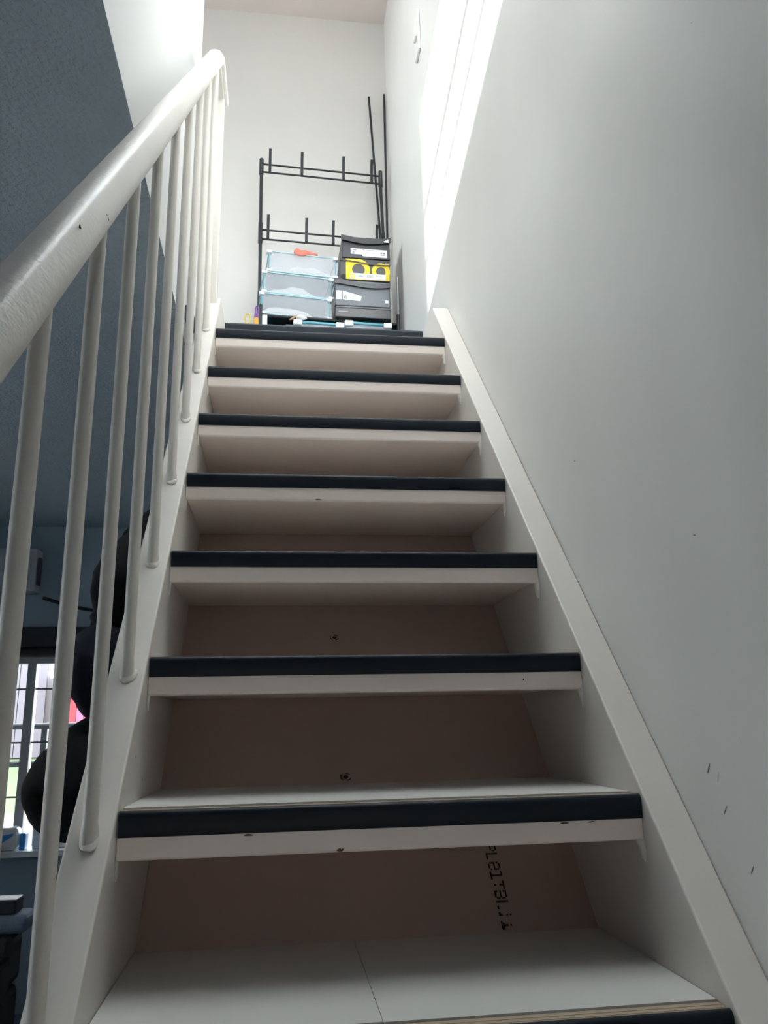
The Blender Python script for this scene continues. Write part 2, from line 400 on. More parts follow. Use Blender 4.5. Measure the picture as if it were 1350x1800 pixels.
# screws and printed lettering on the back panel
nrm = Vector((0, -SL, 1)).normalized()           # towards the front of the panel
sdn = Vector((0, -RUN, -RISE)).normalized()
def pan_pt(x, y, s=0.0, off=0.0): return Vector((x, y, on_soffit(y))) + sdn * s + nrm * off
for x, y in ((-0.03, 0.844), (-0.027, 0.597)):
    c = pan_pt(x, y, 0, 0.0)
    mb = MB()
    mb.tube([c, c + nrm * 0.002], [0.0045, 0.0035], 10)
    scr = sp(mb.build('screw', 'rust', pan)); scr.location = (0, 0, 0)
    mb = MB()
    for a0, a1 in ((0.3, 1.5), (2.0, 3.9), (4.6, 5.6)):
        arc = []
        for j in range(6):
            a = a0 + (a1 - a0) * j / 5; u = Vector((1, 0, 0)) * math.cos(a) * 1.3 + sdn * math.sin(a)
            arc.append(c + u * 0.0075 + nrm * 0.0003)
        mb.tube(arc, [0.0004, 0.0011, 0.0013, 0.0009, 0.0012, 0.0004], 5)
    mb.build('cracked_paint', 'chip', scr)
GLY = {'P': ["11110","10001","10001","11110","10000","10000","10000"], 'L': ["10000","10000","10000","10000","10000","10000","11111"],
       'E': ["01110","10001","10001","11111","10000","10001","01110"], 'I': ["11111","00100","00100","00100","00100","00100","11111"],
       'T': ["11111","00100","00100","00100","00000","00100","00000"], 'B': ["11110","10001","10001","11110","10001","10001","11110"],
       '1': ["00100","00000","00100","00100","00000","00100","01110"], '_': ["00100","00100","00000","00100","00100","11111","11111"],
       'J': ["00000","00100","00000","00100","00100","00100","11000"], 'U': ["00100","00100","00000","00100","00100","00100","11100"], ' ': ["00000"] * 7}
txt = MB(); px = 0.0029; adv = 0.0170
for i, ch in enumerate("PLEITBL1_ JU"):
    for r, row in enumerate(GLY[ch]):
        for c, bit in enumerate(row):
            if bit == '1' and random.random() > 0.10:
                p = pan_pt(0.2045 + (6 - r) * px, 0.4985, i * adv + c * px, 0.0)
                a = 0.00125
                q = [p + Vector((sx * a, 0, 0)) + sdn * sy * 0.0015 for sx, sy in ((-1, -1), (1, -1), (1, 1), (-1, 1))]
                txt.add([v for v in q] + [v + nrm * 0.0003 for v in q], [(4, 5, 6, 7), (0, 1, 5, 4), (1, 2, 6, 5), (2, 3, 7, 6), (3, 0, 4, 7)])
txt.build('printed_lettering', 'print', pan)

# landing edge strip
MB().prism([(1.682, UP - 0.03), (1.682, UP - 0.002), (1.688, UP + 0.006), (1.73, UP + 0.006), (1.735, UP), (1.70, UP), (1.70, UP - 0.03)], 'x', -H, H).build('nosing_strip', 'black_strip', fl_up, bevel=0.001)

# ================================================================== BALUSTRADE
XB = -0.387
LZ = 2.507               # level end of the handrail
bl = thing('balustrade', 'cream painted stair railing with round balusters and thick rounded handrail on left', 'railing', (0, 0, FL))
br = 0.0096
for k in range(-3, 8):
    y = k * RUN - 0.030
    if k == 7: y += 0.01
    z0 = SL * y + 0.005; z1 = SL * y + (0.99 if k < 7 else 0.98)
    mb = MB().tube([(XB, y, z0 - 0.012), (XB, y, z0 + 0.010), (XB, y, z0 + 0.022), (XB, y, z1)], [br * 1.25, br * 1.2, br, br], 20)
    b = sp(mb.build('baluster', 'baluster', bl, smooth=True))
    me = MB().ball((XB + 0.002, y - 0.003, z0 + 0.001), 0.0125, 0.0125, 0.007, 14, 8).mesh('filler', True); wavy(me, 0.004, 70, k)
    for v in me.vertices: v.co.z += (v.co.y - y) * SL * 0.8
    link('filler', me, 'caulk', b)
# flat newel at the head
sp(MB().box(XB - 0.016, XB + 0.016, 1.452, 1.484, 1.668, LZ - 0.022).build('newel', 'baluster', bl, bevel=0.004))
# handrail: moulded section swept along the slope and then level
prof = [(-0.014, -0.0245), (0.014, -0.0245), (0.0155, -0.0185), (0.0245, -0.0165), (0.027, -0.012), (0.0275, 0.001), (0.0245, 0.010), (0.0165, 0.0205), (0.012, 0.0232), (0.0, 0.0245), (-0.012, 0.0232),
        (-0.0165, 0.0205), (-0.0245, 0.010), (-0.0275, 0.001), (-0.027, -0.012), (-0.0245, -0.0165), (-0.0155, -0.0185)]
def rail_z(y): return SL * y + 1.023
path = [(-0.86, rail_z(-0.86)), (-0.5, rail_z(-0.5)), (0.0, rail_z(0.0)), (0.5, rail_z(0.5)), (1.0, rail_z(1.0)), (1.20, rail_z(1.20)),
        (1.262, rail_z(1.262)), (1.283, LZ - 0.018), (1.298, LZ - 0.006), (1.318, LZ), (1.40, LZ), (1.497, LZ)]
mb = MB(); n = len(prof); vs = []
for i, (y, z) in enumerate(path):
    a = path[max(i - 1, 0)]; b = path[min(i + 1, len(path) - 1)]
    t = Vector((b[0] - a[0], b[1] - a[1])).normalized(); up = Vector((-t.y, t.x))
    for (px_, pz_) in prof: vs.append((XB + px_, y + up.x * pz_, z + up.y * pz_))
fs = [(i * n + k, i * n + (k + 1) % n, (i + 1) * n + (k + 1) % n, (i + 1) * n + k) for i in range(len(path) - 1) for k in range(n)]
fs += [tuple(range(n)), tuple((len(path) - 1) * n + k for k in range(n))]
mb.add(vs, fs)
hr = sp(mb.build('handrail', 'rail', bl, smooth=True))
for (y, s) in ((-0.19, 1), (-0.105, -1)):
    c = Vector((XB + (0.021 if s > 0 else 0.027), y, rail_z(y) + (0.025 if s > 0 else 0.0)))
    me = MB().ball(c, 0.0008, 0.006, 0.0014, 8, 6).mesh('scratch'); wavy(me, 0.0015, 200, y)
    link('scratch', me, 'chip', hr)

# small dark fitting on the edge of the stairwell opening
tag(MB().box(XL, XL + 0.022, 1.40, 1.50, 1.585, 1.635).build('cable_clip', 'darkbox', bevel=0.003), 'small dark grey fitting on white wall edge behind the topmost balusters', 'fitting')

# ================================================================== COATS
def coat(name, outline, xc, thick, m, parent, amp=0.012, seed=0.0, lv=7):
    """soft padded form: outline in (y, z), lens-shaped thickness in x"""
    # resample outline
    n0 = len(outline); P = []
    for i in range(n0):
        a = Vector(outline[i]); b = Vector(outline[(i + 1) % n0]); c = Vector(outline[(i + 2) % n0]); z = Vector(outline[i - 1])
        for t in (0, .25, .5, .75):
            P.append(0.5 * ((2 * a) + (b - z) * t + (2 * z - 5 * a + 4 * b - c) * t * t + (3 * a - z - 3 * b + c) * t ** 3))
    cy = sum(p.x for p in P) / len(P); cz = sum(p.y for p in P) / len(P); n = len(P)
    vs = []; rings = []
    for sgn in (1, -1):
        for j in range(lv):
            if sgn == -1 and j == 0: continue
            s = math.cos(j / lv * math.pi / 2) ** 0.55; x = xc + sgn * thick * 0.5 * math.sin(j / lv * math.pi / 2)
            rings.append((sgn, j)); vs += [(x, cy + (p.x - cy) * s, cz + (p.y - cz) * s) for p in P]
    c1 = len(vs); vs += [(xc + thick * 0.5, cy, cz), (xc - thick * 0.5, cy, cz)]
    fs = []
    def ring(i): return i * n
    for j in range(lv - 1):
        for k in range(n): fs.append((ring(j) + k, ring(j) + (k + 1) % n, ring(j + 1) + (k + 1) % n, ring(j + 1) + k))
    for k in range(n): fs.append((ring(lv - 1) + k, ring(lv - 1) + (k + 1) % n, c1))
    prev = 0
    for j in range(lv - 1):
        cur = lv + j
        for k in range(n): fs.append((ring(prev) + k, ring(cur) + k, ring(cur) + (k + 1) % n, ring(prev) + (k + 1) % n))
        prev = cur
    for k in range(n): fs.append((ring(prev) + k, c1 + 1, ring(prev) + (k + 1) % n))
    me = MB().add(vs, fs).mesh(name, True)
    wavy(me, amp, 9, seed); wavy(me, amp * 0.35, 26, seed + 4)
    return link(name, me, m, parent)

cA = thing('hanging_coat', 'black coat hanging behind the balusters, uppermost of the dark garments', 'coat')
coat('body', [(1.42, 0.97), (1.25, 0.905), (1.05, 0.815), (0.865, 0.735), (0.74, 0.675), (0.675, 0.615), (0.69, 0.56), (0.78, 0.50), (0.95, 0.46), (1.2, 0.50), (1.4, 0.62), (1.5, 0.85)], -0.503, 0.10, 'blackcloth', cA, seed=1)
coat('sleeve', [(1.15, 0.80), (1.0, 0.75), (0.88, 0.66), (0.80, 0.55), (0.78, 0.47), (0.86, 0.46), (0.95, 0.52), (1.1, 0.64)], -0.530, 0.06, 'blackcloth', cA, amp=0.006, seed=9, lv=5)
cB = thing('hanging_jacket', 'navy jacket with tiny white logo hanging behind the balusters below the black coat', 'jacket')
coat('body', [(0.98, 0.60), (0.84, 0.555), (0.66, 0.515), (0.565, 0.475), (0.545, 0.43), (0.575, 0.375), (0.66, 0.348), (0.80, 0.335), (0.95, 0.37), (1.05, 0.48)], -0.503, 0.10, 'navycloth', cB, amp=0.008, seed=3)
coat('collar', [(0.92, 0.62), (0.80, 0.575), (0.74, 0.545), (0.80, 0.53), (0.95, 0.56)], -0.51, 0.085, 'navycloth', cB, amp=0.006, seed=12, lv=4)
lg = MB()
lg.box(-0.508, -0.500, 0.5655, 0.5685, 0.436, 0.440)
lg.tube([(-0.512, 0.55, 0.4330), (-0.507, 0.550, 0.4405), (-0.499, 0.552, 0.4405), (-0.497, 0.552, 0.435), (-0.503, 0.551, 0.4355)], 0.0011, 6)
lg.build('logo', 'label', cB)
cC = thing('hanging_bag', 'black cloth bag with rounded side hanging lowest behind the balusters, against the window', 'bag')
coat('body', [(0.90, 0.37), (0.74, 0.352), (0.62, 0.335), (0.545, 0.315), (0.43, 0.285), (0.345, 0.248), (0.335, 0.222), (0.385, 0.186), (0.46, 0.157), (0.60, 0.128), (0.75, 0.128), (0.90, 0.20), (0.96, 0.30)], -0.503, 0.10, 'blackcloth', cC, amp=0.005, seed=6)
coat('flap', [(0.82, 0.352), (0.66, 0.325), (0.56, 0.295), (0.55, 0.26), (0.64, 0.24), (0.80, 0.25), (0.86, 0.31)], -0.53, 0.06, 'blackcloth', cC, amp=0.004, seed=16, lv=4)
for (y, z) in ((1.30, 0.98), (0.90, 0.60), (0.80, 0.375)):
    sp(MB().tube([(-SO, y, z), (-SO - 0.05, y, z - 0.004), (-SO - 0.085, y, z - 0.012), (-SO - 0.10, y, z + 0.015)], 0.005, 8).build('coat_hook', 'metal', st))

# ================================================================== LANDING
# hook rack leaning close to the end wall
RZ = 0.055
rk = thing('shoe_rack', 'tall black metal rack with hook rows and shelves standing on the landing', 'rack', (0.045, 2.70, UP), RZ)
zz = lambda z: z - UP
lx, rx = -0.322, 0.315
def taper(x, x2):
    mb = MB()
    mb.tube([(x2, 0, 0), (x2, 0, zz(2.44))], 0.0105, 12); mb.tube([(x2, 0, zz(2.42)), (x, 0, zz(3.14))], 0.0085, 12)
    mb.tube([(x, 0, zz(3.13)), (x, 0, zz(3.225)), (x, 0, zz(3.232))], [0.0115, 0.0115, 0.004], 12)
    xm = x + (x2 - x) * 0.45
    mb.tube([(xm, 0, zz(2.72)), (xm, 0, zz(2.84))], 0.0112, 12)
    return mb
taper(lx, lx + 0.004).build('post', 'metal', rk, smooth=True); taper(rx, rx + 0.018).build('post', 'metal', rk, smooth=True)
for x in (lx + 0.004, rx + 0.012):
    MB().tube([(x, -0.30, 0), (x, -0.30, zz(2.20))], 0.0085, 10).build('post', 'metal', rk, smooth=True)
MB().tube([(rx + 0.012, -0.30, zz(2.19)), (rx + 0.014, -0.30, zz(2.40))], 0.004, 8).build('post', 'metal2', rk)['label'] = 'thin pale grey post'
for z in (3.196, 3.148, 2.800, 2.746):
    MB().tube([(lx, 0, zz(z)), (rx, 0, zz(z))], 0.0050, 10).build('bar', 'metal', rk, smooth=True)
def hook(x, z):
    mb = MB()
    w = 0.0072
    zt = z + 0.074; zb = z - 0.062
    prof_ = [(-0.009, zb), (-0.015, zb + 0.01), (-0.015, z + 0.0), (-0.020, z + 0.04), (-0.032, zt - 0.004), (-0.030, zt), (-0.024, zt), (-0.012, z + 0.04), (-0.0085, z), (-0.0085, zb)]
    mb.prism([(a, zz(b)) for a, b in prof_], 'x', x - w, x + w)
    return mb
for x in (-0.278, -0.110, 0.112, 0.265): hook(x, 3.200).build('hook', 'metal', rk, bevel=0.0015)
for x in (-0.282, -0.085, 0.055, 0.286): hook(x, 2.800).build('hook', 'metal', rk, bevel=0.0015)
for z in (2.167, 1.975):
    mb = MB().box(lx, rx + 0.02, -0.272, 0.0, zz(z) - 0.006, zz(z))
    mb.tube([(lx, -0.274, zz(z) - 0.005), (rx + 0.02, -0.274, zz(z) - 0.005)], 0.008, 8)
    mb.build('shelf', 'metal', rk)

# thin black rods leaning in the corner
tag(MB().tube([(0.398, 2.735, UP), (0.392, 2.74, 2.6), (0.402, 2.790, 3.80)], 0.0062, 10).build('rod', 'metal', smooth=True), 'thin black rod standing upright in corner right of the rack', 'rod')
tag(MB().tube([(0.395, 2.755, UP), (0.364, 2.765, 2.75), (0.314, 2.79, 3.775)], 0.0062, 10).build('rod', 'metal', smooth=True), 'thin black rod leaning left across the right end of rack', 'rod')

# clear drop-front boxes
BW, BD, BH = 0.318, 0.20, 0.112
def clear_box():
    t = thing('storage_box', 'x', 'box')
    b = MB(); g = 0.002
    b.box(0, BW, 0, 0.002, g, BH - g); b.box(0, 0.002, 0.002, BD, g, BH - g); b.box(BW - 0.002, BW, 0.002, BD, g, BH - g)
    b.box(0.002, BW - 0.002, BD - 0.002, BD, g, BH - g); b.box(0.002, BW - 0.002, 0.002, BD - 0.002, g, g + 0.002); b.box(0.002, BW - 0.002, 0.002, BD - 0.002, BH - g - 0.002, BH - g)
    b.build('body', 'plastic', t)
    e = MB(); r = 0.0032
    for z in (0.004, BH - 0.004):
        e.box(0, BW, -r, 0, z - 0.002, z + 0.002)
    e.box(-r, 0.0, 0, BD, BH - 0.008, BH); e.box(BW, BW + r, 0, BD, BH - 0.008, BH); e.box(-r, 0, 0, BD, 0, 0.008); e.box(BW, BW + r, 0, BD, 0, 0.008)
    e.build('edging', 'paleteal', t)['label'] = 'pale teal edging'
    for x in (-r, BW - 0.001):
        MB().box(x, x + r + 0.001, -r, 0, 0.004, BH - 0.004).build('upright', 'teal', t)['label'] = 'teal upright'
    for x in (0, BW):
        for z in (0.005, BH - 0.005):
            MB().box(x - 0.012, x + 0.012, -0.008, 0.018, z - 0.0098 if z > 0.05 else z - 0.005, z + 0.005 if z > 0.05 else z + 0.0085).build('corner_piece', 'corner', t, bevel=0.003)
    return t
def wad(seed, w, d, h):
    me = MB().ball((0, 0, h / 2), w / 2, d / 2, h / 2, 20, 12).mesh('crumpled_paper'); wavy(me, 0.014, 16, seed); wavy(me, 0.007, 50, seed)
    zmin = min(v.co.z for v in me.vertices)
    for v in me.vertices: v.co.z -= zmin
    return me
proto = clear_box()
SZ = 2.1675
stack = [(-0.252, 2.405, 0, 'frosted clear storage box with teal edges resting on rack shelf, lowest of left stack'),
         (-0.243, 2.410, 1, 'frosted clear storage box with teal edges, middle of the left stack on rack'),
         (-0.222, 2.415, 2, 'frosted clear storage box on top of left stack, under the coral red clip')]
for i, (x, y, lvl, lab) in enumerate(stack):
    o = proto if i == 0 else copy_tree(proto)
    o.location = (x, y, SZ + lvl * (BH + 0.002)); o.rotation_euler = (0, 0, (0.12, 0.13, 0.11)[i])
    o['label'] = lab; o['group'] = 'clear boxes of the left stack'
    w = link('crumpled_paper', wad(i * 7 + 2, 0.24, 0.11, 0.062), 'paper', None)
    R = Matrix.Rotation(o.rotation_euler.z, 3, 'Z')
    w.location = Vector(o.location) + R @ Vector(((0.12, 0.14, 0.19)[i], 0.085, 0.0045))
    tag(w, ('white crumpled paper inside the lowest clear box of left stack', 'white crumpled paper inside the middle clear box of left stack', 'white crumpled paper inside the top clear box under the red clip')[i], 'paper', 'paper inside the clear boxes')
# boxes of the lower row: narrower, seen just above the landing edge
lowlab = ['clear box with teal rim below the black boxes, left of the lower row', 'clear box with teal rim at the right end of lower row, beside wall']
def low_box(x, y, w, label):
    t = thing('storage_box', label, 'box', (x, y, 1.9765), 0.06, 'clear boxes on the low shelf'); h = 0.168
    b = MB(); b.box(0, w, 0, 0.002, 0, h - 0.01); b.box(0, 0.002, 0.002, 0.19, 0, h - 0.01); b.box(w - 0.002, w, 0.002, 0.19, 0, h - 0.01); b.box(0.002, w - 0.002, 0.188, 0.19, 0, h - 0.01)
    b.box(0.002, w - 0.002, 0.002, 0.188, 0, 0.002)
    b.build('body', 'plastic', t)
    MB().box(-0.002, w + 0.002, -0.006, 0.194, h - 0.011, h).build('rim', 'teal', t, bevel=0.002)['label'] = 'teal rim'
    for cx in (0.012, w - 0.012):
        MB().box(cx - 0.02, cx + 0.02, -0.011, 0.02, h - 0.022, h + 0.004).build('corner_piece', 'corner', t, bevel=0.004)
    return t
low_box(-0.098, 2.415, 0.222, lowlab[0]); low_box(0.140, 2.402, 0.208, lowlab[1])
lb = low_box(-0.265, 2.44, 0.155, 'clear box with blue rim at the left end of lower row'); lb.location.z = 1.9765; lb.scale = (1, 1, 0.93)
# crumpled tissue on the left low box
tn = thing('tissue_wad', 'white crumpled tissue with brown paper corner lying on the low clear box', 'tissue', (-0.068, 2.412, 2.1450))
me = MB().ball((0, 0, 0.013), 0.022, 0.014, 0.013, 14, 10).mesh('tissue'); wavy(me, 0.008, 45, 3); zmin = min(v.co.z for v in me.vertices)
for v in me.vertices: v.co.z -= zmin
link('tissue', me, 'paper', tn)
MB().prism([(-0.058, 0.0), (-0.024, 0.026), (-0.014, 0.024), (-0.046, 0.0)], 'y', -0.006, 0.0).build('brown_corner', 'tan', tn)
# small block under the shelf at left
tag(MB().box(-0.256, -0.226, 2.437, 2.470, 1.976, 2.155).build('carton', 'label', bevel=0.002), 'slim pale grey carton under the rack shelf beside left post', 'carton')
bpy.data.objects['carton'].location = (0, -0.05, 0)

# coral red clip on the top clear box
zc = SZ + 3 * (BH + 0.002)
cl = thing('plastic_clip', 'coral red plastic clip lying on the top clear box', 'clip', (-0.105, 2.430, zc), 0.11)
MB().prism([(0.0, 0.014), (0.01, 0.028), (0.018, 0.028), (0.03, 0.020), (0.055, 0.022), (0.112, 0.010), (0.115, 0.005), (0.08, 0.0), (0.02, 0.0), (0.0, 0.002)], 'y', -0.004, 0.012).build('jaw', 'coral', cl, bevel=0.002)
MB().prism([(0.0, 0.0), (0.004, -0.014), (0.02, -0.018), (0.055, -0.014), (0.062, 0.0), (0.04, 0.004), (0.01, 0.006)], 'y', -0.018, -0.009).build('handle', 'coral', cl, bevel=0.002)
MB().tube([(0.012, -0.016, 0.004), (0.012, 0.012, 0.010)], 0.004, 8).build('pivot', 'coral', cl)

# black shoe boxes, right stack
def sag(x0, x1, z, dz, y0, y1, th, n=10, seed=0):
    """a thin lid edge that sags and waves"""
    mb = MB(); vs = []
    for i in range(n + 1):
        t = i / n; x = x0 + (x1 - x0) * t; zz_ = z + dz * t - 0.008 * math.sin(math.pi * t) + 0.005 * math.sin(5 * t + seed)
        vs += [(x, y0, zz_ - th), (x, y0, zz_), (x, y1, zz_ + 0.004), (x, y1, zz_ - th + 0.004)]
    fs = []
    for i in range(n):
        a = i * 4; b = a + 4
        fs += [(a, a + 1, b + 1, b), (a + 1, a + 2, b + 2, b + 1), (a + 2, a + 3, b + 3, b + 2), (a + 3, a, b, b + 3)]
    fs += [(0, 3, 2, 1), (n * 4, n * 4 + 1, n * 4 + 2, n * 4 + 3)]
    return mb.add(vs, fs)
RB = 0.02
def black_box(x, y, z, w, h, label, face='boxblack', d=0.20):
    t = thing('shoe_box', label, 'box', (x, y, z), RB, 'black boxes of the right stack')
    MB().box(0, w, 0, d, 0, h - 0.003).build('body', face, t, bevel=0.003)
    return t
z0 = SZ
b4 = black_box(0.088, 2.398, z0, 0.264, 0.060, 'plain black box at the bottom of right stack on rack shelf')
MB().box(0.002, 0.262, -0.003, 0.0, 0.046, 0.055).build('lid', 'boxblack', b4, bevel=0.001)
MB().box(0.015, 0.06, -0.0015, 0.0, 0.022, 0.030).build('label_print', 'lblprint', b4)
z0 += 0.061
b3 = black_box(0.088, 2.400, z0, 0.260, 0.135, 'glossy grey black box with white stickers at left, third from top in right stack', 'boxgrey')
sag(-0.004, 0.264, 0.130, -0.004, -0.010, 0.0, 0.024, seed=1.0).build('lid', 'boxblack', b3)['label'] = 'black sagging lid edge'
MB().box(0.006, 0.030, -0.0014, 0, 0.030, 0.075).build('sticker', 'label', b3)
sk = MB().prism([(0.036, 0.030), (0.036, 0.075), (0.125, 0.052), (0.120, 0.026)], 'y', -0.0014, 0).build('sticker', 'label', b3)
pr = MB()
pr.prism([(0.038, 0.032), (0.046, 0.056), (0.050, 0.056), (0.058, 0.032), (0.052, 0.032), (0.048, 0.046), (0.044, 0.032)], 'y', -0.002, -0.0014)
for i in range(4): pr.box(0.068, 0.108, -0.002, -0.0014, 0.034 + i * 0.006, 0.0352 + i * 0.006)
pr.build('label_print', 'lblprint', sk)
MB().box(0.235, 0.252, -0.0014, 0, 0.022, 0.036).build('sticker', 'label', b3)
z0 += 0.137
b2 = black_box(0.112, 2.402, z0, 0.240, 0.118, 'black box with bright yellow two ring label, second from top in right stack')
# yellow label with two round holes
def ring_plate(cx, cz, ro, ri, y0, y1, n=28):
    vs = []; fs = []
    for i in range(n):
        a = 2 * math.pi * i / n
        vs += [(cx + ro * math.cos(a), y0, cz + ro * math.sin(a)), (cx + ri * math.cos(a), y0, cz + ri * math.sin(a)), (cx + ro * math.cos(a), y1, cz + ro * math.sin(a)), (cx + ri * math.cos(a), y1, cz + ri * math.sin(a))]
    for i in range(n):
        a = i * 4; b = ((i + 1) % n) * 4
        fs += [(a, a + 1, b + 1, b), (a, b, b + 2, a + 2), (a + 1, a + 3, b + 3, b + 1), (a + 2, b + 2, b + 3, a + 3)]
    return vs, fs
yl = MB()
yl.add(*ring_plate(0.088, 0.057, 0.056, 0.031, -0.0016, 0.0)); yl.add(*ring_plate(0.196, 0.053, 0.044, 0.024, -0.0016, 0.0))
yl.prism([(0.028, 0.004), (0.057, 0.004), (0.057, 0.034), (0.050, 0.057), (0.060, 0.085), (0.080, 0.1125), (0.028, 0.113)], 'y', -0.0014, 0)
yl.box(0.028, 0.234, -0.0013, 0, 0.004, 0.030)
yl.box(0.218, 0.237, -0.0013, 0, 0.004, 0.097)
lbl = yl.build('label', 'yellow', b2); lbl['label'] = 'bright yellow label with two rings'
wl = MB().box(0.048, 0.218, -0.0024, -0.0016, 0.006, 0.036).build('label', 'label', b2)
gp = MB().prism([(0.078, 0.021), (0.098, 0.025), (0.118, 0.021), (0.098, 0.018)], 'y', -0.003, -0.0024); gp.build('label_print', 'green', wl)
bc = MB()
for i in range(9): bc.box(0.128 + i * 0.0034, 0.1298 + i * 0.0034, -0.003, -0.0024, 0.013, 0.032)
for i in range(4): bc.box(0.168, 0.20, -0.003, -0.0024, 0.012 + i * 0.005, 0.0132 + i * 0.005)
bc.build('label_print', 'lblprint', wl)
yb = MB()
for i in range(2):
    for j in range(2): yb.box(0.050 + i * 0.012, 0.060 + i * 0.012, -0.003, -0.0024, 0.009 + j * 0.012, 0.019 + j * 0.012)
yb.build('label_print', 'yellow', wl)
MB().tube([(0.016, -0.003, 0.016), (0.016, 0.0, 0.016)], 0.012, 16).build('finger_hole', 'print', b2)
sag(-0.003, 0.243, 0.104, -0.010, -0.006, 0.0, 0.006, seed=0.3).build('lid', 'boxblack', b2)
z0 += 0.120
b1 = black_box(0.122, 2.404, z0, 0.232, 0.118, 'black box with long white label on top of right stack, small logo on lid')
sag(-0.004, 0.236, 0.112, 0.0, -0.012, 0.0, 0.026, seed=2.0).build('lid', 'boxblack', b1)
w1 = MB().prism([(0.042, 0.022), (0.042, 0.052), (0.218, 0.050), (0.218, 0.010), (0.10, 0.012), (0.096, 0.020)], 'y', -0.0014, 0).build('label', 'label', b1)
p1 = MB()
for (a, b, c, d) in ((0.05, 0.07, 0.040, 0.046), (0.05, 0.062, 0.028, 0.034), (0.10, 0.108, 0.043, 0.049), (0.115, 0.17, 0.043, 0.0455), (0.11, 0.16, 0.030, 0.0315), (0.186, 0.195, 0.028, 0.038), (0.199, 0.208, 0.028, 0.038), (0.186, 0.208, 0.020, 0.0225)):
    p1.box(a, b, -0.002, -0.0014, c, d)
p1.build('label_print', 'lblprint', w1)
lgm = MB()
for i, hgt in enumerate((0.007, 0.012, 0.018)):
    x = 0.204 + i * 0.0075
    lgm.prism([(x, 0.087), (x + 0.006, 0.087), (x + 0.006 - 0.002, 0.087 + hgt), (x - 0.003, 0.087 + hgt * 0.8)], 'y', -0.0135, -0.011)
lgm.build('logo', 'label', b1)

# little loop handled tool and key ring at the landing edge
sc = thing('plastic_tool', 'small tool with purple loop and orange base standing at the landing edge', 'tool', (-0.252, 1.76, UP))
MB().prism([(-0.0095, 0.0), (0.0085, 0.0), (0.0085, 0.055), (0.006, 0.072), (-0.006, 0.072), (-0.0095, 0.055)], 'y', -0.005, 0.005).build('body', 'orange', sc, bevel=0.002)
MB().tube([(-0.006, 0, 0.066), (-0.0035, 0, 0.09), (-0.004, 0, 0.108), (0.000, 0, 0.117), (0.006, 0, 0.113), (0.0075, 0, 0.098), (0.005, 0, 0.085), (0.004, 0, 0.066)], 0.0032, 8).build('loop', 'purple', sc, smooth=True)
MB().box(-0.007, 0.006, -0.0055, 0.0055, 0.068, 0.088).build('collar', 'purple', sc, bevel=0.002)
kr = [(0.010 * math.cos(a) - 0.284, 1.762 + 0.002 * math.sin(a), UP + 0.066 + 0.020 * math.sin(a)) for a in [math.radians(x) for x in range(-60, 241, 20)]]
kr = [(-0.277, 1.762, UP)] + kr + [(-0.286, 1.762, UP)]
tag(MB().tube(kr, 0.0022, 8).build('cord_loop', 'yellow', smooth=True), 'thin yellow loop standing left of the purple and orange tool', 'loop')

# switch on the right wall above the landing
sw = thing('light_switch', 'white switch plate high on the right wall above the landing', 'switch', (SO, 1.815, 3.215))
MB().box(-0.010, 0, -0.042, 0.042, -0.105, 0.105).build('plate', 'switch', sw, bevel=0.003)
MB().box(-0.020, -0.010, -0.022, 0.022, -0.02, 0.055).build('rocker', 'switch', sw, bevel=0.003)

# scratches and dents in the right wall
wr = bpy.data.objects['wall_right']
for i, (y, z, a, l) in enumerate(((0.057, 0.564, 0.3, 0.006), (0.010, 0.292, 1.2, 0.010), (0.094, 0.254, -1.0, 0.016), (0.072, 0.245, -1.2, 0.014), (0.065, 0.204, -0.8, 0.015), (0.387, 0.886, 0.5, 0.004), (0.465, 0.81, 0.2, 0.004), (-0.107, 1.272, 0.4, 0.008), (0.02, 0.14, -0.8, 0.014))):
    d = Vector((0, math.cos(a), math.sin(a))) * l * 0.5
    c = Vector((SO + 0.0004, y, z))
    me = MB().tube([c - d, c, c + d], [0.0004, 0.0012, 0.0004], 6).mesh('scratch'); wavy(me, 0.0012, 150, i)
    link('scratch', me, 'scuff' if i % 2 else 'lblprint', wr)

# ================================================================== LIVING ROOM
bd = thing('roller_blind', 'black rolled up blind in its box above the far window', 'blind', (0, YW, 0.76))
MB().box(FX0, FX1 + 0.02, -0.085, 0, 0.035, 0.148).build('headbox', 'blackgloss', bd, bevel=0.006)
MB().tube([(FX0 + 0.02, -0.045, 0.012), (FX1, -0.045, 0.012)], 0.032, 14).build('roll', 'blackgloss', bd, smooth=True)
cb_ = thing('meter_cabinet', 'pale grey cabinet box on the far wall, above the blind', 'cabinet', (-1.70, YW, 1.11))
MB().box(-0.16, 0.15, -0.11, 0, 0, 0.25).build('body', 'cabinet', cb_, bevel=0.005)
MB().box(-0.14, 0.12, -0.115, -0.11, 0.02, 0.23).build('door', 'cabinet', cb_, bevel=0.003)
MB().box(0.150, 0.163, -0.09, -0.05, 0.04, 0.20).build('vent', 'darkbox', cb_)
tag(MB().tube([(-1.525, YW - 0.012, 1.085), (-1.36, YW - 0.012, 1.035), (-1.20, YW - 0.012, 1.005), (-0.95, YW - 0.012, 1.0), (-0.7, YW - 0.012, 1.02)], 0.010, 8).build('cable', 'blackgloss', smooth=True), 'black cable running along the far wall below the grey cabinet', 'cable')
